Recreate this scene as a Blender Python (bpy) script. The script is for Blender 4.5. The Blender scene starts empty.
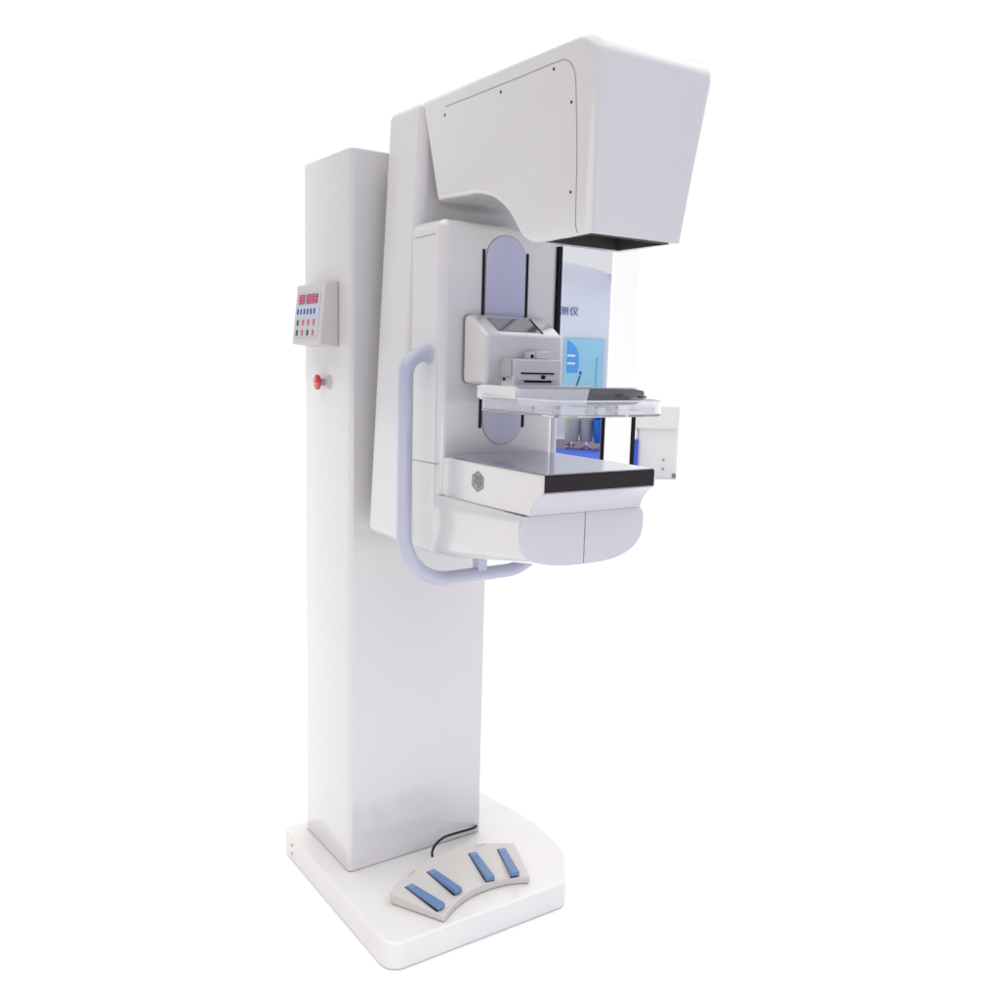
import bpy, bmesh, math, random
from mathutils import Vector, Matrix
PI = math.pi
random.seed(3)
scene = bpy.context.scene
COL = scene.collection

# ------------------------------------------------------------------ materials
def mat(name, col, rough=.35, metal=0, coat=0, noise=0.0, nscale=3.0, bump=0.0, bscale=400, trans=0, ior=1.45, emit=None, spec=.5):
    m = bpy.data.materials.new(name); m.use_nodes = True
    nt = m.node_tree; b = nt.nodes['Principled BSDF']
    b.inputs['Base Color'].default_value = (*col, 1)
    b.inputs['Roughness'].default_value = rough
    b.inputs['Metallic'].default_value = metal
    b.inputs['Coat Weight'].default_value = coat
    b.inputs['Coat Roughness'].default_value = .13; b.inputs['Coat IOR'].default_value = 1.65
    b.inputs['Transmission Weight'].default_value = trans
    b.inputs['IOR'].default_value = ior
    b.inputs['Specular IOR Level'].default_value = spec
    if emit:
        b.inputs['Emission Color'].default_value = (*emit[0], 1); b.inputs['Emission Strength'].default_value = emit[1]
    tc = nt.nodes.new('ShaderNodeTexCoord')
    if noise > 0:
        n = nt.nodes.new('ShaderNodeTexNoise'); n.inputs['Scale'].default_value = nscale; n.inputs['Detail'].default_value = 1.5 if noise < .06 else 4
        nt.links.new(tc.outputs['Object'], n.inputs['Vector'])
        r = nt.nodes.new('ShaderNodeValToRGB')
        r.color_ramp.elements[0].position = .2; r.color_ramp.elements[1].position = .8; r.color_ramp.interpolation = 'B_SPLINE'
        r.color_ramp.elements[0].color = (col[0]*(1-noise), col[1]*(1-noise*1.1), col[2]*(1-noise*.8), 1)
        r.color_ramp.elements[1].color = (min(1, col[0]*(1+noise*.6)), min(1, col[1]*(1+noise*.5)), min(1, col[2]*(1+noise*.5)), 1)
        nt.links.new(n.outputs['Fac'], r.inputs['Fac']); 
        if noise >= .015: nt.links.new(r.outputs['Color'], b.inputs['Base Color'])
        mr = nt.nodes.new('ShaderNodeMapRange'); mr.inputs['To Min'].default_value = rough*.8; mr.inputs['To Max'].default_value = rough*1.25
        n2 = nt.nodes.new('ShaderNodeTexNoise'); n2.inputs['Scale'].default_value = nscale*2.3; n2.inputs['Detail'].default_value = 2
        nt.links.new(tc.outputs['Object'], n2.inputs['Vector'])
        if noise >= .015: nt.links.new(n2.outputs['Fac'], mr.inputs['Value']); nt.links.new(mr.outputs['Result'], b.inputs['Roughness'])
    if bump > 0:
        n3 = nt.nodes.new('ShaderNodeTexNoise'); n3.inputs['Scale'].default_value = bscale; n3.inputs['Detail'].default_value = 2
        nt.links.new(tc.outputs['Object'], n3.inputs['Vector'])
        bp = nt.nodes.new('ShaderNodeBump'); bp.inputs['Strength'].default_value = bump; bp.inputs['Distance'].default_value = .001
        nt.links.new(n3.outputs['Fac'], bp.inputs['Height']); nt.links.new(bp.outputs['Normal'], b.inputs['Normal'])
    return m
M = dict(
    paint=mat('white_paint', (.60,.585,.59), .25, coat=1, noise=.0001, nscale=.9, bump=.03, bscale=160),
    paint_front=mat('white_paint_cool_lit', (.555,.555,.60), .3, coat=.3, noise=.0001, nscale=3, bump=.05, bscale=160),  # white paint with the cool front light put into its colour
    base=mat('base_paint', (.70,.69,.67), .35, coat=.3, noise=.05, nscale=7, bump=.08, bscale=90),
    lilac=mat('lilac_grey_paint', (.44,.455,.56), .3, coat=.4, noise=.03, nscale=8),
    slot=mat('lilac_gloss_panel', (.45,.45,.60), .12, coat=.6, noise=.02, nscale=5),
    black=mat('black_plastic', (.010,.010,.014), .4, noise=.2, nscale=30, spec=.15),
    blackgloss=mat('black_glass', (.014,.009,.012), .12, spec=.22),
    dark=mat('dark_interior', (.035,.032,.03), .5, noise=.3, nscale=20),
    seam=mat('seam_shadow_gap', (.26,.25,.27), .6, spec=.2),
    beige=mat('beige_plastic', (.55,.53,.50), .45, noise=.03, nscale=12, bump=.25, bscale=700),
    greyp=mat('grey_plastic', (.42,.43,.44), .4, noise=.04, nscale=12, bump=.1, bscale=500),
    tabletop=mat('glossy_grey_top', (.20,.21,.25), .07, coat=1, noise=.02, nscale=4),
    screen=mat('dark_screen', (.07,.08,.10), .08, coat=1),
    blue=mat('blue_pedal', (.09,.19,.38), .3, coat=.3, noise=.06, nscale=30),
    bluedark=mat('blue_pedal_rib', (.18,.24,.42), .35),
    cable=mat('black_cable', (.008,.008,.010), .4, spec=.2),
    steel=mat('steel_screw', (.30,.29,.28), .3, metal=.8, noise=.1, nscale=50),
    red=mat('red_button', (.55,.01,.02), .2, coat=.5),
    redmark=mat('white_mark', (.85,.80,.78), .4),
    led=mat('red_led', (.4,.01,.06), .4, emit=((1,.06,.2), .75)),
    ledwin=mat('led_window', (.06,.008,.02), .15, coat=.5),
    membrane=mat('membrane_grey', (.50,.50,.53), .4, noise=.05, nscale=40),
    keyblue=mat('key_blue', (.012,.05,.15), .4), keygreen=mat('key_green', (.01,.07,.07), .4),
    keyred=mat('key_red', (.55,.13,.12), .4), keyfield=mat('key_field_blue', (.48,.54,.72), .4),
    clear=mat('clear_acrylic', (.93,.94,.97), .04, trans=.86, ior=1.47),
    frost=mat('frosted_acrylic', (.82,.82,.86), .25, trans=.25, ior=1.47),
    reflectdark=mat('dark_reflection_plate', (.10,.10,.10), .15, coat=.5, noise=.15, nscale=14),  # dark colour holds a reflection on the bracket; the clip shares it
    print_=mat('grey_print', (.25,.25,.27), .5),
    emblem=mat('emblem_grey', (.20,.19,.20), .5), emblem_fill=mat('emblem_fill_grey', (.42,.40,.41), .5),
    # hall
    wall=mat('partition_white', (.66,.70,.79), .6, noise=.02, nscale=.8),
    pillar=mat('pillar_white', (.93,.93,.90), .5, noise=.01),
    valance=mat('valance_white', (.72,.73,.73), .6, noise=.03, nscale=1),
    posterbg=mat('poster_cyan', (.30,.62,.78), .4, noise=.18, nscale=1.6),
    posterblue=mat('poster_blue', (.09,.34,.78), .4), posterink=mat('poster_ink', (.05,.07,.20), .5),
    ink=mat('navy_ink', (.07,.09,.34), .5),
    carpet=mat('blue_carpet', (.045,.11,.52), .9, noise=.15, nscale=20),
    chairgrey=mat('grey_chair_shell', (.42,.42,.38), .6, noise=.12, nscale=14),
    chairblue=mat('blue_chair_shell', (.01,.13,.58), .4, noise=.1, nscale=10),
    chrome=mat('chrome', (.6,.6,.65), .15, metal=1),
    bin=mat('bin_white', (.73,.73,.71), .4, noise=.03, nscale=3),
    crate=mat('blue_case', (.03,.09,.60), .5, noise=.05), bottle=mat('white_bottle', (.8,.8,.8), .4),
    floor=mat('white_floor', (.92,.92,.92), .8, noise=.01, nscale=2),
)

# ------------------------------------------------------------------ helpers
W = {}                                   # origin of a thing / part in its tree's frame
def empty(name, label, cat, loc=(0,0,0), rz=0, group=None, base=None):
    o = bpy.data.objects.new(name, None); COL.objects.link(o)
    o.location = loc; o.rotation_euler = (0,0,rz); o.empty_display_size = .1
    o['label'] = label; o['category'] = cat
    if group: o['group'] = group
    W[o.name] = Vector(base) if base is not None else Vector((0,0,0))
    return o
def obj(name, bm, m, parent=None, bevel=0, seg=3, angle=35, smooth=True, label=None, weld=False):
    bmesh.ops.recalc_face_normals(bm, faces=bm.faces)
    vs = [v.co for v in bm.verts]
    c = Vector([(min(v[i] for v in vs)+max(v[i] for v in vs))/2 for i in range(3)])
    bmesh.ops.translate(bm, verts=bm.verts, vec=-c)
    me = bpy.data.meshes.new(name); bm.to_mesh(me); bm.free()
    me.materials.append(m)
    o = bpy.data.objects.new(name, me); COL.objects.link(o)
    if smooth:
        for p in me.polygons: p.use_smooth = True
        me.set_sharp_from_angle(angle=math.radians(angle))
    if bevel:
        b = o.modifiers.new('Bevel','BEVEL'); b.width = bevel; b.segments = seg; b.limit_method = 'ANGLE'
        b.angle_limit = math.radians(angle); b.harden_normals = True; b.use_clamp_overlap = True
        for e in me.edges: e.use_edge_sharp = False
    if parent is not None:
        o.parent = parent; o.location = c - W[parent.name]; W[o.name] = c
    else:
        o.location = c; W[o.name] = c
    if label: o['label'] = label
    return o
def BM(): return bmesh.new()
def box(bm, x0,x1,y0,y1,z0,z1):
    v = [bm.verts.new(p) for p in [(x0,y0,z0),(x1,y0,z0),(x1,y1,z0),(x0,y1,z0),(x0,y0,z1),(x1,y0,z1),(x1,y1,z1),(x0,y1,z1)]]
    for f in [(3,2,1,0),(4,5,6,7),(0,1,5,4),(1,2,6,5),(2,3,7,6),(3,0,4,7)]: bm.faces.new([v[i] for i in f])
    return bm
def loft(bm, A, B):
    a = [bm.verts.new(p) for p in A]; b = [bm.verts.new(p) for p in B]; n = len(a)
    bm.faces.new(a[::-1]); bm.faces.new(b)
    for i in range(n): bm.faces.new([a[i],a[(i+1)%n],b[(i+1)%n],b[i]])
    return bm
def prism(bm, pts, axis, lo, hi):
    f = {'x': lambda p,t:(t,p[0],p[1]), 'y': lambda p,t:(p[0],t,p[1]), 'z': lambda p,t:(p[0],p[1],t)}[axis]
    return loft(bm, [f(p,lo) for p in pts], [f(p,hi) for p in pts])
def fillet(pts, radii, n=6):
    """round the corners of a closed 2-D polygon"""
    out = []; N = len(pts)
    for i,(p,r) in enumerate(zip(pts,radii)):
        p = Vector(p)
        if r <= 0: out.append(tuple(p)); continue
        a = (Vector(pts[i-1])-p); b = (Vector(pts[(i+1)%N])-p); la,lb = a.length,b.length; a.normalize(); b.normalize()
        ang = a.angle(b); d = min(r/math.tan(ang/2), la*.49, lb*.49); rr = d*math.tan(ang/2)
        c = p+(a+b).normalized()*(rr/math.sin(ang/2))
        s = p+a*d-c; e = p+b*d-c; t = s.angle_signed(e)
        for k in range(n+1):
            q = Vector((s.x,s.y)); w = -t*k/n
            out.append((c.x+q.x*math.cos(w)-q.y*math.sin(w), c.y+q.x*math.sin(w)+q.y*math.cos(w)))
    return out
def spline(pts, n=8):
    pts = [Vector(p) for p in pts]; P = [pts[0]*2-pts[1]]+pts+[pts[-1]*2-pts[-2]]; out = []
    for i in range(1,len(P)-2):
        a,b,c,d = P[i-1:i+3]
        for k in range(n):
            t = k/n; out.append(.5*((2*b)+(c-a)*t+(2*a-5*b+4*c-d)*t*t+(3*b-a-3*c+d)*t**3))
    out.append(pts[-1]); return out
def tube(bm, path, r, seg=16, r_end=None):
    path = [Vector(p) for p in path]; n = len(path); rings = []
    t0 = (path[1]-path[0]).normalized(); up = Vector((0,0,1)) if abs(t0.z)<.9 else Vector((0,1,0))
    u = t0.cross(up).normalized()
    for i,p in enumerate(path):
        t = (path[min(i+1,n-1)]-path[max(i-1,0)]).normalized()
        u = (u-t*u.dot(t)).normalized(); v = t.cross(u)
        rad = r if r_end is None else r+(r_end-r)*i/(n-1)
        rings.append([bm.verts.new(p+(u*math.cos(2*PI*k/seg)+v*math.sin(2*PI*k/seg))*rad) for k in range(seg)])
    for a,b in zip(rings,rings[1:]):
        for k in range(seg): bm.faces.new([a[k],a[(k+1)%seg],b[(k+1)%seg],b[k]])
    bm.faces.new(rings[0][::-1]); bm.faces.new(rings[-1]); return bm
def arc3(c, a, b, r, t0, t1, n=10):
    c,a,b = Vector(c),Vector(a),Vector(b)
    return [c+(a*math.cos(t)+b*math.sin(t))*r for t in [t0+(t1-t0)*k/n for k in range(n+1)]]
def lathe(bm, prof, c, seg=32, ax='z'):
    rings = []
    for r,h in prof:
        ring = []
        for k in range(seg):
            a = 2*PI*k/seg; p = (r*math.cos(a), r*math.sin(a), h)
            if ax == 'x': p = (h, r*math.cos(a), r*math.sin(a))
            if ax == 'y': p = (r*math.cos(a), h, r*math.sin(a))
            ring.append(bm.verts.new(Vector(p)+Vector(c)))
        rings.append(ring)
    for a,b in zip(rings,rings[1:]):
        for k in range(seg): bm.faces.new([a[k],a[(k+1)%seg],b[(k+1)%seg],b[k]])
    bm.faces.new(rings[0][::-1]); bm.faces.new(rings[-1]); return bm
def struct(o): o['kind'] = 'structure'; return o

# ================================================================== THE MACHINE
U = empty('mammography_unit', 'tall white mammography x-ray machine with a column, C-arm, table and clear paddle', 'x-ray machine', (.2,.1,0), base=(.2,.1,0))

# ---- base plate
outl = [(-.056,.315),(-.056,-.325),(.452,-.332),(.545,-.212),(.562,-.15),(.573,-.04),(.566,.045),(.550,.20),(.54,.315)]
outl = fillet(outl, [.03,.045,.03,.03,.08,.1,.1,.1,.03])
base = obj('base_plate', prism(BM(), outl, 'z', .0004, .070), M['base'], U, bevel=.007, seg=3, angle=50)
for z in (.048,.024):
    obj('screw', lathe(BM(), [(.0035,0),(.0035,-.0015)], (-.056,.245,z), 12, 'x'), M['steel'], base)

# ---- column
colp = obj('column', prism(BM(), fillet([(0,0),(0,.28),(.409,.28),(.409,0)], [.013]*4, 5), 'z', .070, 1.872), M['paint'], U, bevel=.006, angle=50)
obj('bolt', lathe(BM(), [(.004,0),(.004,.004)], (.02,.13,1.871), 12), M['dark'], colp)

# ---- control panel on the side of the column
cp = obj('control_panel', loft(BM(), [(0,.066,1.415),(-.050,.066,1.420),(-.035,.066,1.566),(0,.066,1.572)],
                                     [(0,.237,1.415),(-.050,.237,1.420),(-.035,.237,1.566),(0,.237,1.572)]), M['beige'], U, bevel=.004)
FX = Vector((-.050,0,1.420)); FU = (Vector((-.035,0,1.566))-FX).normalized(); FN = Vector((-FU.z,0,FU.x))  # face frame: +y runs to the viewer's left
if FN.x > 0: FN = -FN
def face_box(bm, y0,y1,u0,u1,h0,h1):
    """a small box on the slanted face; y along the face, u up the face, h out of it"""
    A = [FX+FU*u+Vector((0,y,0))+FN*h0 for y,u in [(y0,u0),(y1,u0),(y1,u1),(y0,u1)]]
    B = [p+FN*(h1-h0) for p in A]; return loft(bm, A, B)
L = .1468
obj('membrane_keypad', face_box(BM(), .083,.226, .016,.128, -.001,.0012), M['membrane'], cp)
obj('key_field', face_box(BM(), .088,.221, .069,.091, .0012,.0016), M['keyfield'], cp)
def seg7(bm, y, u, w, h, code):
    t = w*.20; S = {'a':(0,h-t,w,h),'b':(w-t,h/2,w,h),'c':(w-t,0,w,h/2),'d':(0,0,w,t),'e':(0,0,t,h/2),'f':(0,h/2,t,h),'g':(0,h/2-t/2,w,h/2+t/2)}
    for s in code:
        a,b,c,d = S[s]; g = t*.12
        face_box(bm, y-c+g, y-a-g, u+b+g, u+d-g, .0022,.0030)
D7 = {'0':'abcdef','1':'bc','2':'abged','3':'abgcd','5':'afgcd','6':'afgcde','8':'abcdefg'}
for (y0,y1,txt) in ((.176,.213,'02'),(.098,.166,'165')):
    w_ = obj('led_display', face_box(BM(), y0,y1, .099,.122, .0012,.0022), M['ledwin'], cp)
    bm = BM(); n = len(txt); cw = (y1-y0)/n
    for i,ch in enumerate(txt): seg7(bm, y1-cw*i-cw*.18, .1015, cw*.64, .018, D7[ch])
    obj('digits', bm, M['led'], w_)
for i in range(6): obj('key', face_box(BM(), .209-i*.0205,.216-i*.0205, .073,.087, .0016,.0032), M['keyblue'], cp, bevel=.0008)
for r,(u,cs) in enumerate(((.046,['keygreen','keyred','keyred','keyred']),(.021,['keygreen','keyred','keygreen','keyred']))):
    for i,c in enumerate(cs): obj('key', face_box(BM(), .204-i*.033,.213-i*.033, u,u+.014, .0012,.0030), M[c], cp, bevel=.0008)

# ---- emergency stop
es = obj('emergency_stop', lathe(BM(), [(.010,0),(.010,-.002),(.0075,-.004),(.0075,-.014)], (0,.155,1.327), 24, 'x'), M['greyp'], U)
eh = obj('button_head', lathe(BM(), [(.008,-.012),(.0185,-.014),(.0198,-.0165),(.0190,-.0195),(.015,-.0215),(.006,-.0225)], (0,.155,1.327), 32, 'x'), M['red'], es)
bm = BM()
for a in (90,210,330):
    a = math.radians(a); c = Vector((-.0223,.155+.0075*math.cos(a),1.327+.0075*math.sin(a)))
    tube(bm, [c+Vector((.002,-.003*math.sin(a),.003*math.cos(a))), c+Vector((0,.0,0)), c+Vector((.002,.003*math.sin(a),-.003*math.cos(a)))], .0014, 8)
obj('arrow_marks', bm, M['redmark'], eh)

# ---- carriage between column and C-arm
obj('carriage_slide', box(BM(), .11,.29,-.047,.002,1.05,1.82), M['dark'], U)

# ---- C-arm rear block, narrower at the top
def bx(z): return .069-(1.93-z)*.0500
def ring(z): a = bx(z); return [(a,-.045,z),(.4-a,-.045,z),(.4-a,-.212,z),(a,-.212,z)]
rb = loft(BM(), ring(.975), ring(1.9460))
obj('c_arm_spine', rb, M['paint'], U, bevel=.022, seg=6)

# ---- tube head and upper arm: one tapered profile with an arch under it
def hx(z): return .069+(1.92-z)*.0765
def hr(z): return .352-(1.92-z)*.160
R_TOP, R_FRONT, R_BOT, R_ARCH = .013, .022, .0035, .008
front = fillet([(-.207,1.9395),(-.788,1.944),(-.7625,1.6155)], [0,.046,0], 9)
P2 = []                                             # (y, z, edge radius towards the next point)
for i,(y,z) in enumerate(front): P2.append((y,z, R_TOP if i == 0 else R_FRONT))
P2[-1] = (*P2[-1][:2], R_BOT)
arch = [tuple(p) for p in spline([(-.604,1.6115),(-.585,1.6145),(-.5585,1.6233),(-.5418,1.641),(-.5246,1.6631),(-.5043,1.6829),(-.4726,1.7035),(-.4416,1.7155),(-.3987,1.7245),(-.342,1.7265),(-.2905,1.7280),(-.250,1.7295)], 3)]
for y,z in arch: P2.append((y,z, R_BOT if y < -.58 else R_ARCH))
def inset(pts, k):
    out = []; N = len(pts)
    ctr = sum((a[0]*b[1]-b[0]*a[1]) for a,b in zip(pts, pts[1:]+pts[:1]))
    for i in range(N):
        p0,p1,p2 = pts[i-1],pts[i],pts[(i+1)%N]
        d0 = Vector((p1[0]-p0[0],p1[1]-p0[1])).normalized(); d1 = Vector((p2[0]-p1[0],p2[1]-p1[1])).normalized()
        s_ = 1 if ctr > 0 else -1
        n0 = Vector((-d0.y,d0.x))*s_; n1 = Vector((-d1.y,d1.x))*s_; r0,r1 = p0[2]*k, p1[2]*k
        p = Vector(p1[:2])
        if d0.angle(d1) > math.radians(24):
            A = p+n0*r0; B = p+n1*r1; den = d0.x*d1.y-d0.y*d1.x
            t_ = ((B.x-A.x)*d1.y-(B.y-A.y)*d1.x)/den; q = A+d0*t_
        else: q = p+(n0+n1).normalized()*(r0+r1)/2
        out.append((q.x,q.y))
    return out
bm = BM(); rings = []
K = 5
for side in (0,1):
    rs = []
    for k in range(K+1):
        th = PI/2*k/K; pts = inset(P2, 1-math.sin(th)); ring_ = []
        for (y,z),pp in zip(pts,P2):
            dx = min(pp[2],.023)*(1-math.cos(th))*.9; ring_.append(bm.verts.new((hx(z)+dx if side==0 else hr(z)-dx, y, z)))
        rs.append(ring_)
    rings += rs if side==0 else rs[::-1]
N_ = len(P2)
bm.faces.new(rings[0][::-1]); bm.faces.new(rings[-1])
for ra,rb_2 in zip(rings,rings[1:]):
    for i in range(N_): bm.faces.new([ra[i],ra[(i+1)%N_],rb_2[(i+1)%N_],rb_2[i]])
head = obj('tube_head', bm, M['paint'], U, angle=40)
cut = BM(); box(cut, .0985,.285,-.752,-.612,1.55,1.70)
cut_o = obj('cutter', cut, M['dark'], None)
bo = head.modifiers.new('open','BOOLEAN'); bo.object = cut_o; bo.operation = 'DIFFERENCE'; bo.solver = 'EXACT'
bpy.context.view_layer.update()
dg = bpy.context.evaluated_depsgraph_get()
hm = bpy.data.meshes.new_from_object(head.evaluated_get(dg)); head.modifiers.clear(); head.data = hm; hm.set_sharp_from_angle(angle=math.radians(40))
bpy.data.objects.remove(cut_o)
# dark lining of the beam opening
bm = BM()
X0,X1,Y0,Y1,Z0,Z1 = .0990,.2845,-.7515,-.6125,1.6135,1.70
t = .003
box(bm, X0,X0+t,Y0,Y1,Z0,Z1); box(bm, X1-t,X1,Y0,Y1,Z0,Z1); box(bm, X0+t,X1-t,Y0,Y0+t,Z0,Z1); box(bm, X0+t,X1-t,Y1-t,Y1,Z0,Z1)
box(bm, X0+t,X1-t,Y0+t,Y1-t,1.64,1.645)
obj('beam_opening', bm, M['dark'], head, smooth=False)
obj('collimator_rail', box(BM(), .112,.116,-.745,-.615,1.618,1.630), M['steel'], head)
# side panel seam and its screws, both sides
def side_pt(y, z, off=0, side=0):
    return Vector((hx(z)-off if side==0 else hr(z)+off, y, z))
seamp = [(-.300,1.9085),(-.548,1.908),(-.680,1.9085),(-.700,1.9055),(-.716,1.893),(-.724,1.870),(-.7245,1.82),(-.7235,1.745),(-.7165,1.640),(-.7170,1.630),(-.7200,1.6215),(-.7235,1.6185)]
for s in (0,1):
    bm = BM(); tube(bm, [side_pt(p.x,p.y,.0001,s) for p in spline([Vector(q) for q in seamp], 6)], .0008, 8)
    obj('panel_seam', bm, M['seam'], head)
    for (y,z) in ((-.665,1.899),(-.7115,1.8353),(-.7045,1.6887),(-.5018,1.8952),(-.2973,1.893)):
        p = side_pt(y,z,0,s); obj('screw', lathe(BM(), [(.0026,.001),(.0026,-.001),(.0012,-.0016)], p, 12, 'x'), M['dark'], head)

# ---- front housing of the C-arm
hs = obj('c_arm_housing', box(BM(), .045,.355,-.340,-.200,.965,1.682), M['paint'], U, bevel=.020, seg=5)
for (y0,y1,z) in ((-.225,-.312,1.651),(-.201,-.338,1.170)):
    obj('seam', tube(BM(), [(.0449,y0,z-.002),(.0449,y1,z)], .0008, 8), M['seam'], hs)
obj('screw', lathe(BM(), [(.003,0),(.003,.002)], (.12,-.29,1.682), 12), M['dark'], hs)
def stadium(cx, w, z0, z1, n=16):
    r = w/2; return [(cx+r*math.cos(t), z1-r+r*math.sin(t)) for t in [PI*k/n for k in range(n+1)]]+[(cx+r*math.cos(t), z0+r+r*math.sin(t)) for t in [PI+PI*k/n for k in range(n+1)]]
obj('slot_rim', prism(BM(), stadium(.206,.107,1.2075,1.6605), 'y', -.3405,-.3385), M['seam'], hs)
obj('slot_panel', prism(BM(), stadium(.206,.104,1.209,1.659), 'y', -.3415,-.3385), M['slot'], hs)
for x in (.1475,.2625): obj('guide_rail', box(BM(), x-.0028,x+.0028,-.3425,-.338,1.246,1.626), M['black'], hs)
obj('edge_rail', box(BM(), .3475,.3565,-.346,-.318,1.440,1.650), M['black'], hs)

# ---- compression housing with the small screen
cprof = [(-.340,1.343),(-.430,1.343),(-.430,1.447),(-.368,1.487),(-.340,1.487)]
ch = obj('compression_housing', prism(BM(), cprof, 'x', .099,.302), M['paint'], U, bevel=.011, seg=4)
obj('backing_edge', prism(BM(), fillet([(.0980,1.342),(.3030,1.342),(.3030,1.4883),(.0980,1.4883)],[.014]*4), 'y', -.3435,-.340), M['seam'], ch)
bm = BM()
d = (Vector((0,-.368,1.487))-Vector((0,-.430,1.447))); dn = d.normalized(); nn = Vector((0,-dn.z,dn.y)); o0 = Vector((0,-.430,1.447))
A = [o0+dn*.012+Vector((.135,0,0)), o0+dn*.012+Vector((.245,0,0)), o0+dn*.064+Vector((.245,0,0)), o0+dn*.064+Vector((.135,0,0))]
loft(bm, [a-nn*.002 for a in A], [a+nn*.0012 for a in A])
scr = obj('screen', bm, M['screen'], ch, bevel=.0006)
bm = BM(); A = [o0+dn*.009+Vector((.247,0,0)), o0+dn*.009+Vector((.251,0,0)), o0+dn*.066+Vector((.251,0,0)), o0+dn*.066+Vector((.247,0,0))]
loft(bm, [a-nn*.002 for a in A], [a+nn*.0016 for a in A]); obj('screen_edge', bm, M['black'], ch)

# ---- paddle carriage, bracket and clear paddle
pc = obj('paddle_carriage', box(BM(), .139,.262,-.475,-.428,1.330,1.397), M['paint'], U, bevel=.003)
obj('side_grip', box(BM(), .134,.1395,-.470,-.430,1.362,1.3955), M['greyp'], pc, bevel=.001)
obj('slot_line', box(BM(), .157,.243,-.4765,-.474,1.3665,1.3700), M['black'], pc)
obj('slot_line', box(BM(), .166,.236,-.4765,-.474,1.3495,1.3540), M['black'], pc)
obj('lip', box(BM(), .148,.252,-.479,-.4745,1.3545,1.3570), M['paint'], pc, bevel=.001)
obj('catch', lathe(BM(), [(.0045,0),(.0045,-.004),(.003,-.005)], (.214,-.4745,1.3608), 16, 'y'), M['black'], pc)
obj('catch', lathe(BM(), [(.0035,0),(.0035,-.003)], (.1325,-.452,1.3555), 12, 'x'), M['black'], pc)
obj('release_button', box(BM(), .206,.240,-.462,-.436,1.397,1.4145), M['paint'], pc, bevel=.0025)
obj('release_socket', box(BM(), .190,.2058,-.458,-.440,1.397,1.4125), M['paint'], pc, bevel=.001)
obj('catch', lathe(BM(), [(.004,0),(.004,-.0015)], (.1965,-.458,1.4035), 16, 'y'), M['black'], pc)

pb = obj('paddle_bracket', box(BM(), .050,.345,-.486,-.475,1.318,1.3435), M['paint'], U, bevel=.0015)
obj('bracket_arm', box(BM(), .049,.054,-.608,-.486,1.316,1.3455), M['paint'], pb, bevel=.001)
obj('bracket_arm', box(BM(), .341,.345,-.600,-.486,1.316,1.3415), M['frost'], pb, bevel=.001)
fr = BM(); loft(fr, [(.058,-.612,1.3095),(.2195,-.612,1.3105),(.2285,-.612,1.3425),(.050,-.612,1.3425)], [(.058,-.606,1.3095),(.2195,-.606,1.3105),(.2285,-.606,1.3425),(.050,-.606,1.3425)])
obj('bracket_front', fr, M['frost'], pb, bevel=.001)
fr = BM()
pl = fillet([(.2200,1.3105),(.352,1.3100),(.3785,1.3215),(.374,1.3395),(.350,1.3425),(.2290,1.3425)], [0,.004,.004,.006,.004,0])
prism(fr, pl, 'y', -.612,-.606); obj('dark_reflection_plate', fr, M['reflectdark'], pb, bevel=.001)  # dark reflection on the bracket, put in as a dark plate
obj('bracket_edge', box(BM(), .060,.352,-.6135,-.605,1.3430,1.3450), M['greyp'], pb, label='thin grey edge strip')

tray = [(.043,-.497),(.056,-.735),(.325,-.728),(.350,-.480)]
to = fillet(tray, [.01,.022,.030,.01], 6)
ti = [( .197+(x-.197)*.975, -.60+(y+.60)*.972) for x,y in to]
pd = obj('compression_paddle', prism(BM(), to, 'z', 1.2940,1.2985), M['clear'], U, bevel=.001, label='clear compression paddle')
bm = BM(); n = len(to)
lo_o = [bm.verts.new((x,y,1.2985)) for x,y in to]; lo_i = [bm.verts.new((x,y,1.2985)) for x,y in ti]
hi_o = [bm.verts.new((x,y,1.3225)) for x,y in to]; hi_i = [bm.verts.new((x,y,1.3225)) for x,y in ti]
for i in range(n):
    j = (i+1)%n
    bm.faces.new([lo_o[i],lo_o[j],hi_o[j],hi_o[i]]); bm.faces.new([lo_i[i],hi_i[i],hi_i[j],lo_i[j]])
    bm.faces.new([hi_o[i],hi_o[j],hi_i[j],hi_i[i]]); bm.faces.new([lo_o[j],lo_o[i],lo_i[i],lo_i[j]])
obj('paddle_wall', bm, M['clear'], pd)
# whitish lip round the top of the wall
bm = BM()
def rim(bm, z0, z1):
    a = [bm.verts.new((x,y,z0)) for x,y in to]; b = [bm.verts.new((x,y,z0)) for x,y in ti]
    c = [bm.verts.new((x,y,z1)) for x,y in to]; e = [bm.verts.new((x,y,z1)) for x,y in ti]
    for i in range(n):
        j = (i+1)%n
        bm.faces.new([a[i],a[j],c[j],c[i]]); bm.faces.new([b[i],e[i],e[j],b[j]]); bm.faces.new([c[i],c[j],e[j],e[i]]); bm.faces.new([a[j],a[i],b[i],b[j]])
rim(bm, 1.3225,1.3250); obj('paddle_rim', bm, M['frost'], pd)
for (x,y) in ((.09,-.60),(.30,-.60),(.15,-.60),(.245,-.60)):
    obj('fixing_block', box(BM(), x-.010,x+.010,y-.006,y+.012,1.2985,1.3095), M['frost'], pd, bevel=.001)
    obj('screw', lathe(BM(), [(.0028,0),(.0028,-.0025)], (x+.004,y-.006,1.305), 12, 'y'), M['steel'], pd)
obj('clip', box(BM(), .330,.343,-.655,-.640,1.3255,1.331), M['reflectdark'], pd, bevel=.002)

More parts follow.
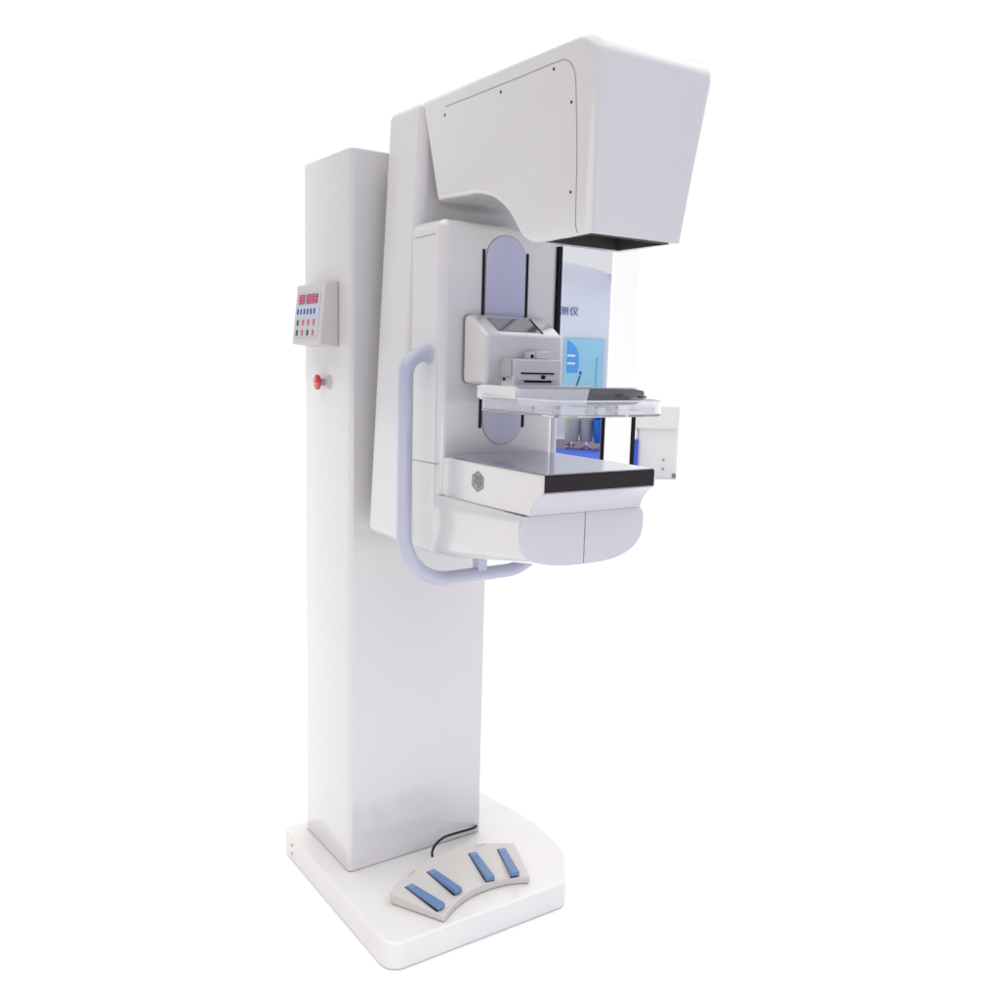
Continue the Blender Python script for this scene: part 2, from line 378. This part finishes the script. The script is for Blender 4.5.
# ---- table (bucky)
fcurve = [(q.x,q.y) for q in spline([Vector(p) for p in [(-.692,1.1515),(-.6775,1.1420),(-.6640,1.1290),(-.6555,1.1150),(-.6520,1.1045)]], 3)]
tprof = [(-.335,1.186),(-.692,1.186)]+fcurve+[(-.352,1.100),(-.338,1.104),(-.330,1.113)]
tb = obj('table', prism(BM(), tprof, 'x', .055,.343), M['paint'], U, bevel=.004, seg=3, angle=50)
obj('table_front', box(BM(), .0612,.3365,-.6935,-.690,1.1535,1.1855), M['blackgloss'], tb, bevel=.0006, label='glossy black front strip')
obj('table_top', box(BM(), .0625,.3355,-.6925,-.372,1.186,1.1885), M['tabletop'], tb, bevel=.0008, label='glossy grey table top')
obj('top_edge', box(BM(), .3358,.3372,-.690,-.372,1.186,1.1882), M['seam'], tb)
obj('seam', tube(BM(), spline([Vector(q) for q in [(.0549,-.329,1.188),(.0549,-.329,1.114),(.0549,-.350,1.0995),(.0549,-.645,1.103)]],6), .0009, 8), M['seam'], tb)
# hexagonal emblem of nested upright bars on the side of the table
bm = BM(); cy,cz,R_ = -.479,1.1495,.0205
def hexpt(k, r): a = math.radians(90+60*k); return Vector((.0545, cy-r*math.cos(a)*1.12, cz+r*math.sin(a)))
for r in (R_, R_*.62):
    pts = [hexpt(k,r) for k in range(7)]
    for k in range(6):
        if r == R_ or k in (0,3,4,5): tube(bm, [pts[k],pts[k+1]], .0010, 6)
fb_ = BM(); loft(fb_, [hexpt(k,R_*.97)+Vector((.0012,0,0)) for k in range(6)], [hexpt(k,R_*.97)+Vector((.0002,0,0)) for k in range(6)]); obj('emblem_plate', fb_, M['emblem_fill'], tb)
for dy in (-.0135,-.009,-.0045,0,.0045,.009,.0135):
    h = .0175-abs(dy)*.5
    z0 = cz-h+(.006 if dy in (0,.009,-.009) else 0); z1 = cz+h-(.007 if dy in (-.0045,.0135) else 0)
    tube(bm, [(.0546,cy+dy,z0),(.0546,cy+dy,z1)], .0008, 6)
for sgn in (-1,1):
    for dz in (-.006,.004): tube(bm, [(.0546,cy,cz+dz),(.0546,cy+sgn*.014,cz+dz+.008)], .0008, 6)
obj('emblem', bm, M['emblem'], tb)

# ---- lower body with its two front doors
def body_outline(z_up, s=1.0, dz=0):
    pts = [(.055,z_up),(.0455,1.088),(.0455,1.055),(.058,1.026),(.088,1.009),(.135,1.0),(.205,.9965),(.27,.999),(.315,1.010),(.345,1.030),(.357,1.055),(.357,1.088),(.347,z_up)]
    pts = [(q.x,q.y) for q in spline([Vector(p_) for p_ in pts],3)]
    return [(.201+(x-.201)*s, z+dz if z<z_up else z) for x,z in pts]
fo = body_outline(1.103)
half_r = [(.0447,1.103),(.0447,1.070),(.0447,1.030),(.0447,.992),(.0530,.9685),(.0900,.9645)]
ro = [(q.x,q.y) for q in spline([Vector(p_) for p_ in half_r+[(.200,.9645)]+[(.4-x,z) for x,z in half_r[::-1]]],3)]
assert len(ro) == len(fo)
bm = BM(); loft(bm, [(x,-.640,z) for x,z in fo], [(x,-.318,z) for x,z in ro])
lb = obj('lower_body', bm, M['paint'], U, bevel=.004, angle=55)
def half(side):
    r = [(x,z) for x,z in fo if (x < .199 if side==0 else x > .203)]
    e = .2000 if side==0 else .2022
    zb = .9966
    return r+[(e,zb),(e,1.103)] if side==0 else [(e,1.103),(e,zb)]+r
for s in (0,1):
    hp_ = half(s); bm = BM(); prism(bm, hp_, 'y', -.6465,-.6405)
    obj('front_door', bm, M['paint_front'], lb, bevel=.0012, angle=50)
# front fascia between strip and doors, cool light put into its colour
fr = BM(); o_ = [(y-.0014,z) for y,z in fcurve]; i_ = [(y+.002,z) for y,z in fcurve][::-1]
prism(fr, o_+i_, 'x', .0590, .3390)
obj('fascia', fr, M['paint_front'], tb, bevel=.001)

# ---- U-shaped patient handle
R1 = .115; yh = -.290; xl, xr = -.010, .380; zb = .9035
path = [(.050,yh,1.402),(.035,yh,1.402)] + arc3((.035,yh,1.357),(0,0,1),(-1,0,0),.045,0,PI/2)[1:] + [(xl,yh,1.2),(xl,yh,zb+R1)]
path = [Vector(p) for p in path]
path += arc3((xl+R1,yh,zb+R1),(-1,0,0),(0,0,-1),R1,0,PI/2,14)[1:]
path += arc3((xr-R1,yh,zb+R1),(0,0,-1),(1,0,0),R1,0,PI/2,14)
path += [Vector((xr,yh,1.2))] + arc3((.335,yh,1.357),(1,0,0),(0,0,1),.045,0,PI/2) + [Vector((.330,yh,1.402))]
hd = obj('patient_handle', tube(BM(), path, .0165, 24), M['lilac'], U)
for x,s in ((.045,-1),(.355,1)): obj('collar', lathe(BM(), [(.0205,0),(.0205,s*.004),(.018,s*.006)], (x,yh,1.402), 28, 'x'), M['lilac'], hd)
obj('stem', box(BM(), .178,.204,yh-.013,yh+.013,.905,.970), M['lilac'], hd, bevel=.004)

# ================================================================== FOOT SWITCH
T0 = .0715
fs = empty('foot_switch', 'curved beige foot switch with four blue pedals lying on the white base plate', 'foot switch', (.22,-.2,T0), base=(.22,-.2,T0))
back = [(q.x,q.y) for q in spline([Vector(p) for p in [(.026,-.175),(.088,-.138),(.150,-.111),(.2,-.1005),(.262,-.0975),(.33,-.107),(.418,-.150)]],5)]
front = [(q.x,q.y) for q in spline([Vector(p) for p in [(.369,-.288),(.335,-.2705),(.295,-.2605),(.248,-.2575),(.2,-.2635),(.15,-.282),(.0985,-.313)]],5)]
foot = back+front
def topz(y): return T0+.0165+(y+.31)*.098
bm = BM(); loft(bm, [(x,y,T0) for x,y in foot], [(x,y,topz(y)) for x,y in foot])
fb = obj('switch_body', bm, M['beige'], fs, bevel=.003, seg=3, angle=48)
ped = [((.082,-.168),(.113,-.290)),((.158,-.147),(.180,-.262)),((.2875,-.132),(.276,-.256)),((.368,-.150),(.345,-.272))]
ped = [((.0790,-.176),(.1035,-.294)),((.1565,-.150),(.1700,-.264)),((.2915,-.137),(.2670,-.260)),((.3700,-.158),(.3330,-.274))]
for a,b in ped:
    a,b = Vector(a),Vector(b); d = (b-a).normalized(); nrm = Vector((-d.y,d.x))*.0112
    def P(q, s, z): return (q.x+nrm.x*s, q.y+nrm.y*s, z)
    za, zb2 = topz(a.y), topz(b.y)
    m_ = a+(b-a)*.8
    bot = [P(a,-1,za-.001),P(a,1,za-.001),P(b,1,zb2+.004),P(b,-1,zb2+.004)]
    top = [P(a,-1,za+.0035),P(a,1,za+.0035),P(b,1,zb2+.016),P(b,-1,zb2+.016)]
    pe = obj('pedal', loft(BM(), bot, top), M['blue'], fs, bevel=.0022, seg=3)
    bm = BM(); c0 = a+(b-a)*.03; c1 = a+(b-a)*.16
    def T(q, s, h): 
        k = (q-a).length/(b-a).length; return (q.x+nrm.x*s, q.y+nrm.y*s, (za+.0035)*(1-k)+(zb2+.016)*k+h)
    loft(bm, [T(c0,-.8,-.0005),T(c0,.8,-.0005),T(c1,.8,-.0005),T(c1,-.8,-.0005)], [T(c0,-.8,.0006),T(c0,.8,.0006),T(c1,.8,.0006),T(c1,-.8,.0006)])
    obj('hinge_tab', bm, M['bluedark'], pe)
    # dark slot in which the pedal moves
    sl = [P(a-d*.002,-1.12,za-.002),P(a-d*.002,1.12,za-.002),P(b-d*.004,1.12,zb2-.002),P(b-d*.004,-1.12,zb2-.002)]
    obj('pedal_slot', loft(BM(), sl, [(x,y,z+.0026) for x,y,z in sl]), M['dark'], fs)
for (x,y) in ((.098,-.143),(.108,-.1375),(.118,-.132),(.318,-.118),(.328,-.1185),(.338,-.119)):
    z = topz(y); bm = BM(); loft(bm, [(x-.003,y-.001,z-.0003),(x+.003,y-.001,z-.0003),(x+.0012,y+.0025,z-.0003),(x-.0012,y+.0025,z-.0003)], [(x-.003,y-.001,z+.0005),(x+.003,y-.001,z+.0005),(x+.0012,y+.0025,z+.0005),(x-.0012,y+.0025,z+.0005)])
    obj('printed_mark', bm, M['print_'], fs)
cab = [(.2,-.105,T0+.020),(.199,-.092,T0+.022),(.202,-.080,T0+.034),(.222,-.064,T0+.044),(.262,-.045,T0+.045),(.315,-.030,T0+.036),(.365,-.016,T0+.026),(.390,-.004,T0+.020),(.398,.012,T0+.018)]
obj('cable', tube(BM(), spline([Vector(c) for c in cab],6), .0034, 10), M['cable'], fs)


# ================================================================== CAMERA
CAM = Vector((-.9608,-2.0190,1.3916))
YAW,PIT,ROL = math.radians(34.8294),math.radians(-8.5884),math.radians(1.5952)
f = Vector((math.sin(YAW)*math.cos(PIT), math.cos(YAW)*math.cos(PIT), math.sin(PIT)))
r = f.cross(Vector((0,0,1))).normalized(); u = r.cross(f)
r2 = r*math.cos(ROL)+u*math.sin(ROL); u2 = -r*math.sin(ROL)+u*math.cos(ROL)
cd = bpy.data.cameras.new('camera'); co = bpy.data.objects.new('camera', cd); COL.objects.link(co)
mw = Matrix((r2,u2,-f)).transposed().to_4x4(); mw.translation = CAM; co.matrix_world = mw
cd.sensor_width = 36; cd.lens = 918.72/1000*36; cd.clip_end = 400; cd.clip_start = .05
scene.camera = co

# ================================================================== THE HALL SEEN THROUGH THE GAP
F2 = Vector((math.sin(YAW),math.cos(YAW),0)); R2 = Vector((math.cos(YAW),-math.sin(YAW),0))
def hall(dep, lat, z=0): p = Vector((CAM.x,CAM.y,0))+F2*dep+R2*lat; return (p.x,p.y,z)
floor = BM(); lathe(floor, [(60,-.02),(60,0)], (0,0,0), 96)
struct(obj('floor', floor, M['floor'], None, smooth=False))
# carpet
q = [hall(11.7,.60),hall(11.7,1.60),hall(15.0,1.78),hall(15.0,.60)]
bm = BM(); loft(bm, [(x,y,.001) for x,y,z in q], [(x,y,.006) for x,y,z in q])
struct(obj('carpet', bm, M['carpet'], None, smooth=False))

q = [hall(15.01,.60),hall(15.01,1.80),hall(16.9,1.9),hall(16.9,.60)]
bm = BM(); loft(bm, [(x,y,.001) for x,y,z in q], [(x,y,.006) for x,y,z in q])
struct(obj('grey_carpet', bm, mat('grey_carpet', (.20,.16,.20), .9, noise=.3, nscale=6), None, smooth=False))
pw = empty('partition_wall', 'pale blue-grey exhibition partition wall with blue characters and a curved valance', 'wall', hall(17,.83), -YAW)
wall = obj('wall_panel', box(BM(), -1.02,1.07,0,.08,.0,4.2), M['wall'], pw)
bm = BM(); vp = [(-.95,3.30)]+[(-.95+k*.2, 3.30-.028*(k*.2)**2*2.0-.05*k*.2) for k in range(1,11)]+[(1.07,2.86),(1.07,4.2),(-.95,4.2)]
prism(bm, vp, 'y', -.28,-.001); obj('valance', bm, M['valance'], pw)
try:
    tcv = bpy.data.curves.new('wall_text','FONT'); tcv.body = '检测仪'; tcv.size = .165; tcv.space_character = 1.15; tcv.extrude = .004; tcv.align_x = 'RIGHT'
    to_ = bpy.data.objects.new('tmp', tcv); COL.objects.link(to_); bpy.context.view_layer.update()
    tm = bpy.data.meshes.new_from_object(to_.evaluated_get(bpy.context.evaluated_depsgraph_get()))
    bpy.data.objects.remove(to_); tm.name = 'wall_text'
    tm.materials.clear(); tm.materials.append(M['ink'])
    w = bpy.data.objects.new('wall_text', tm); COL.objects.link(w); w.parent = pw; w.location = (.50,-.008,2.265); w.rotation_euler = (PI/2,0,0)
except Exception as ex: print('text', ex)

po = empty('poster', 'cyan and blue poster with a rounded blue arch and pale stripes on the partition wall', 'poster', hall(16.98,1.43,.75), -YAW)
obj('sheet', box(BM(), -.335,.385,-.02,0,0,1.085), M['posterbg'], po)
bm = BM(); prism(bm, [(-.285,.47),(-.085,.47),(-.06,.62),(-.07,.80),(-.12,.93),(-.20,1.01),(-.27,1.05),(-.285,1.055)], 'y', -.026,-.0205); obj('blue_arch', bm, M['posterblue'], po, smooth=False)
for z in (.62,.76): obj('pale_stripe', box(BM(), -.275,-.13,-.030,-.0265,z,z+.035), M['bottle'], po)
bm = BM(); tube(bm, [(-.11,-.0235,.12),(-.08,-.0235,.26),(-.03,-.0235,.42)], .014, 8); box(bm, -.045,-.005,-.028,-.0215,.44,.50)
obj('small_figure_print', bm, M['posterink'], po)
bm = BM(); tube(bm, [(.27,-.0235,.05),(.26,-.0235,.45),(.27,-.0235,.75)], .010, 8)
prism(bm, [(.20,.03),(.36,.03),(.36,.24),(.31,.16),(.25,.14)], 'y', -.026,-.0205); obj('plant_print', bm, mat('poster_teal', (.12,.42,.55), .5), po, smooth=False)

pi_ = empty('white_pillar', 'tall white square pillar standing in front of the exhibition partition wall', 'pillar', hall(9,1.145), -YAW)
obj('shaft', box(BM(), -.1245,.100,-.12,.12,0,2.95), M['pillar'], pi_, bevel=.004)
ds = empty('black_slab', 'narrow plain black slab low behind the white pillar', 'slab', hall(9.4,1.19), -YAW)  # plain black slab, shows as dark strips along the pillar edges
obj('slab_body', box(BM(), -.180,.168,-.03,.03,0,.93), M['black'], ds, bevel=.004)
obj('slab_top', box(BM(), -.185,.172,-.04,.04,.93,.95), M['black'], ds)

def make_chair(name, label, m, dep, lat, rz, group):
    c = empty(name, label, 'chair', hall(dep,lat), rz, group)
    bm = BM(); secs = []
    for k in range(7):           # tub shell, narrower below
        z = .13+k*.062; w = .100+.035*math.sqrt(k/6); dpt = .12+.06*(k/6)
        secs.append([bm.verts.new((w*math.cos(a)*1.0, dpt*math.sin(a), z)) for a in [2*PI*i/20 for i in range(20)]])
    for a,b in zip(secs,secs[1:]):
        for i in range(20): bm.faces.new([a[i],a[(i+1)%20],b[(i+1)%20],b[i]])
    bm.faces.new(secs[0][::-1]); bm.faces.new(secs[-1])
    obj('seat', bm, m, c, angle=60)
    bm = BM(); pts = [(.132*math.cos(t),.175*math.sin(t)) for t in [math.radians(-20+220*k/14) for k in range(15)]]
    inn = [(.112*math.cos(t),.150*math.sin(t)) for t in [math.radians(200-220*k/14) for k in range(15)]]
    prism(bm, pts+inn, 'z', .502,.80); obj('backrest', bm, m, c)
    obj('pedestal', lathe(BM(), [(.015,.05),(.015,.13)], (0,0,0), 12), M['chrome'], c)
    for k in range(4):
        a = PI/4+k*PI/2; e = Vector((.12*math.cos(a),.12*math.sin(a),.012))
        obj('leg', tube(BM(), [(0,0,.06),e*.5+Vector((0,0,.03)),e], .010, 8), M['chrome'], c)
    return c
make_chair('tub_chair', 'light grey tub chair standing nearest the mammography machine', M['chairgrey'], 15.0, 1.14, -YAW, 'tub chairs in the hall')
make_chair('tub_chair', 'grey tub chair between the other grey chair and the blue chair', M['chairgrey'], 15.0, 1.385, -YAW-.2, 'tub chairs in the hall')
make_chair('tub_chair', 'bright blue tub chair beside the white pillar', M['chairblue'], 14.8, 1.595, -YAW, 'tub chairs in the hall')
lt = empty('low_side_table', 'low black side table behind the lightest grey chair', 'table', hall(15.7,1.10), -YAW)
obj('table_top', box(BM(), -.10,.13,-.15,.15,.475,.52), M['black'], lt)
obj('pedestal', box(BM(), .06,.11,-.03,.03,.02,.475), M['black'], lt); obj('foot', box(BM(), .02,.15,-.08,.08,.0,.02), M['black'], lt)

rb_ = empty('waste_bin', 'white rounded waste bin with an overhanging lid right of the pillar', 'bin', hall(11.54,1.93), -YAW)
bo_ = obj('body', prism(BM(), fillet([(-.255,-.2),(.262,-.2),(.262,.2),(-.255,.2)],[.05,.06,.15,.15],10), 'z', 0,.622), M['bin'], rb_, bevel=.01, angle=50)
obj('lid', prism(BM(), fillet([(-.315,-.24),(.25,-.24),(.25,.24),(-.315,.24)],[.10,.03,.05,.1],8), 'z', .622,.905), M['bin'], rb_, bevel=.02, angle=50)
for z in (.241,.127): obj('screw', lathe(BM(), [(.014,0),(.014,-.01)], (.08,-.2,z), 16, 'y'), M['steel'], bo_)
obj('lock', box(BM(), .195,.245,-.206,-.199,.020,.070), M['emblem'], bo_)
cr = empty('blue_case', 'blue storage case standing between the pillar and the white waste bin', 'case', hall(11.4,1.63), -YAW)
obj('shell', box(BM(), -.10,.05,-.12,.12,0,.45), M['crate'], cr, bevel=.006)
obj('lid', box(BM(), -.10,.05,-.12,.12,.453,.48), M['crate'], cr, bevel=.006)
bt = empty('white_bottle', 'small white bottle standing on the blue storage case', 'bottle', hall(11.35,1.625,.48), -YAW)
obj('body', lathe(BM(), [(.045,0),(.05,.01),(.05,.10),(.02,.14),(.02,.17)], (0,0,0), 20), M['bottle'], bt)
obj('cap', lathe(BM(), [(.022,.17),(.022,.20)], (0,0,0), 16), M['bottle'], bt)

# ================================================================== LIGHT
w = bpy.data.worlds.new('World'); scene.world = w; w.use_nodes = True
nt = w.node_tree; bg = nt.nodes['Background']
tc = nt.nodes.new('ShaderNodeTexCoord')
def vm(op): n = nt.nodes.new('ShaderNodeVectorMath'); n.operation = op; return n
# invented surround light by direction: white behind the machine, dim and cool in front, bright overhead
dt = vm('DOT_PRODUCT'); dt.inputs[1].default_value = F2; nt.links.new(tc.outputs['Generated'], dt.inputs[0])
mr = nt.nodes.new('ShaderNodeMapRange'); mr.inputs['From Min'].default_value = .15; mr.inputs['From Max'].default_value = .72
nt.links.new(dt.outputs['Value'], mr.inputs['Value'])
mix = nt.nodes.new('ShaderNodeMix'); mix.data_type = 'RGBA'
left = vm('DOT_PRODUCT'); left.inputs[1].default_value = (-1,0,0); nt.links.new(tc.outputs['Generated'], left.inputs[0])
ml = nt.nodes.new('ShaderNodeMapRange'); ml.inputs['From Min'].default_value = .3; ml.inputs['From Max'].default_value = .85
nt.links.new(left.outputs['Value'], ml.inputs['Value'])
mxl = nt.nodes.new('ShaderNodeMix'); mxl.data_type = 'RGBA'; mxl.inputs['A'].default_value = (.40,.43,.64,1); mxl.inputs['B'].default_value = (.36,.325,.33,1)
nt.links.new(ml.outputs['Result'], mxl.inputs['Factor']); nt.links.new(mxl.outputs['Result'], mix.inputs['A'])
mix.inputs['B'].default_value = (1.06,1.06,1.06,1)
nt.links.new(mr.outputs['Result'], mix.inputs['Factor'])
sp = nt.nodes.new('ShaderNodeSeparateXYZ'); nt.links.new(tc.outputs['Generated'], sp.inputs[0])
m2 = nt.nodes.new('ShaderNodeMapRange'); m2.inputs['From Min'].default_value = .55; m2.inputs['From Max'].default_value = .75
nt.links.new(sp.outputs['Z'], m2.inputs['Value'])
mix2 = nt.nodes.new('ShaderNodeMix'); mix2.data_type = 'RGBA'; mix2.inputs['B'].default_value = (2.15,2.12,2.08,1)
nt.links.new(m2.outputs['Result'], mix2.inputs['Factor']); nt.links.new(mix.outputs['Result'], mix2.inputs['A'])
nt.links.new(mix2.outputs['Result'], bg.inputs['Color']); bg.inputs['Strength'].default_value = 1.0
def area(name, loc, target, size, e, col=(1,1,1)):
    l = bpy.data.lights.new(name,'AREA'); l.shape = 'RECTANGLE'; l.size, l.size_y = size; l.energy = e; l.color = col
    o = bpy.data.objects.new(name, l); COL.objects.link(o); o.location = loc
    o.rotation_euler = (Vector(target)-Vector(loc)).to_track_quat('-Z','Y').to_euler(); return o
sb = area('added_column_fill', (-1.9,-3.0,.60), (.15,0,.20), (.9,.9), 1.15, (1,.985,.98)); sb.data.spread = math.radians(30)  # added fill lamp, out of view, brightens the lower column

scene.render.engine = 'CYCLES'
scene.view_settings.view_transform = 'Standard'; scene.view_settings.look = 'None'
scene.view_settings.exposure = 0; scene.view_settings.gamma = 1
scene.render.resolution_x = scene.render.resolution_y = 1024
scene.cycles.transparent_max_bounces = 16; scene.cycles.transmission_bounces = 12; scene.cycles.max_bounces = 12
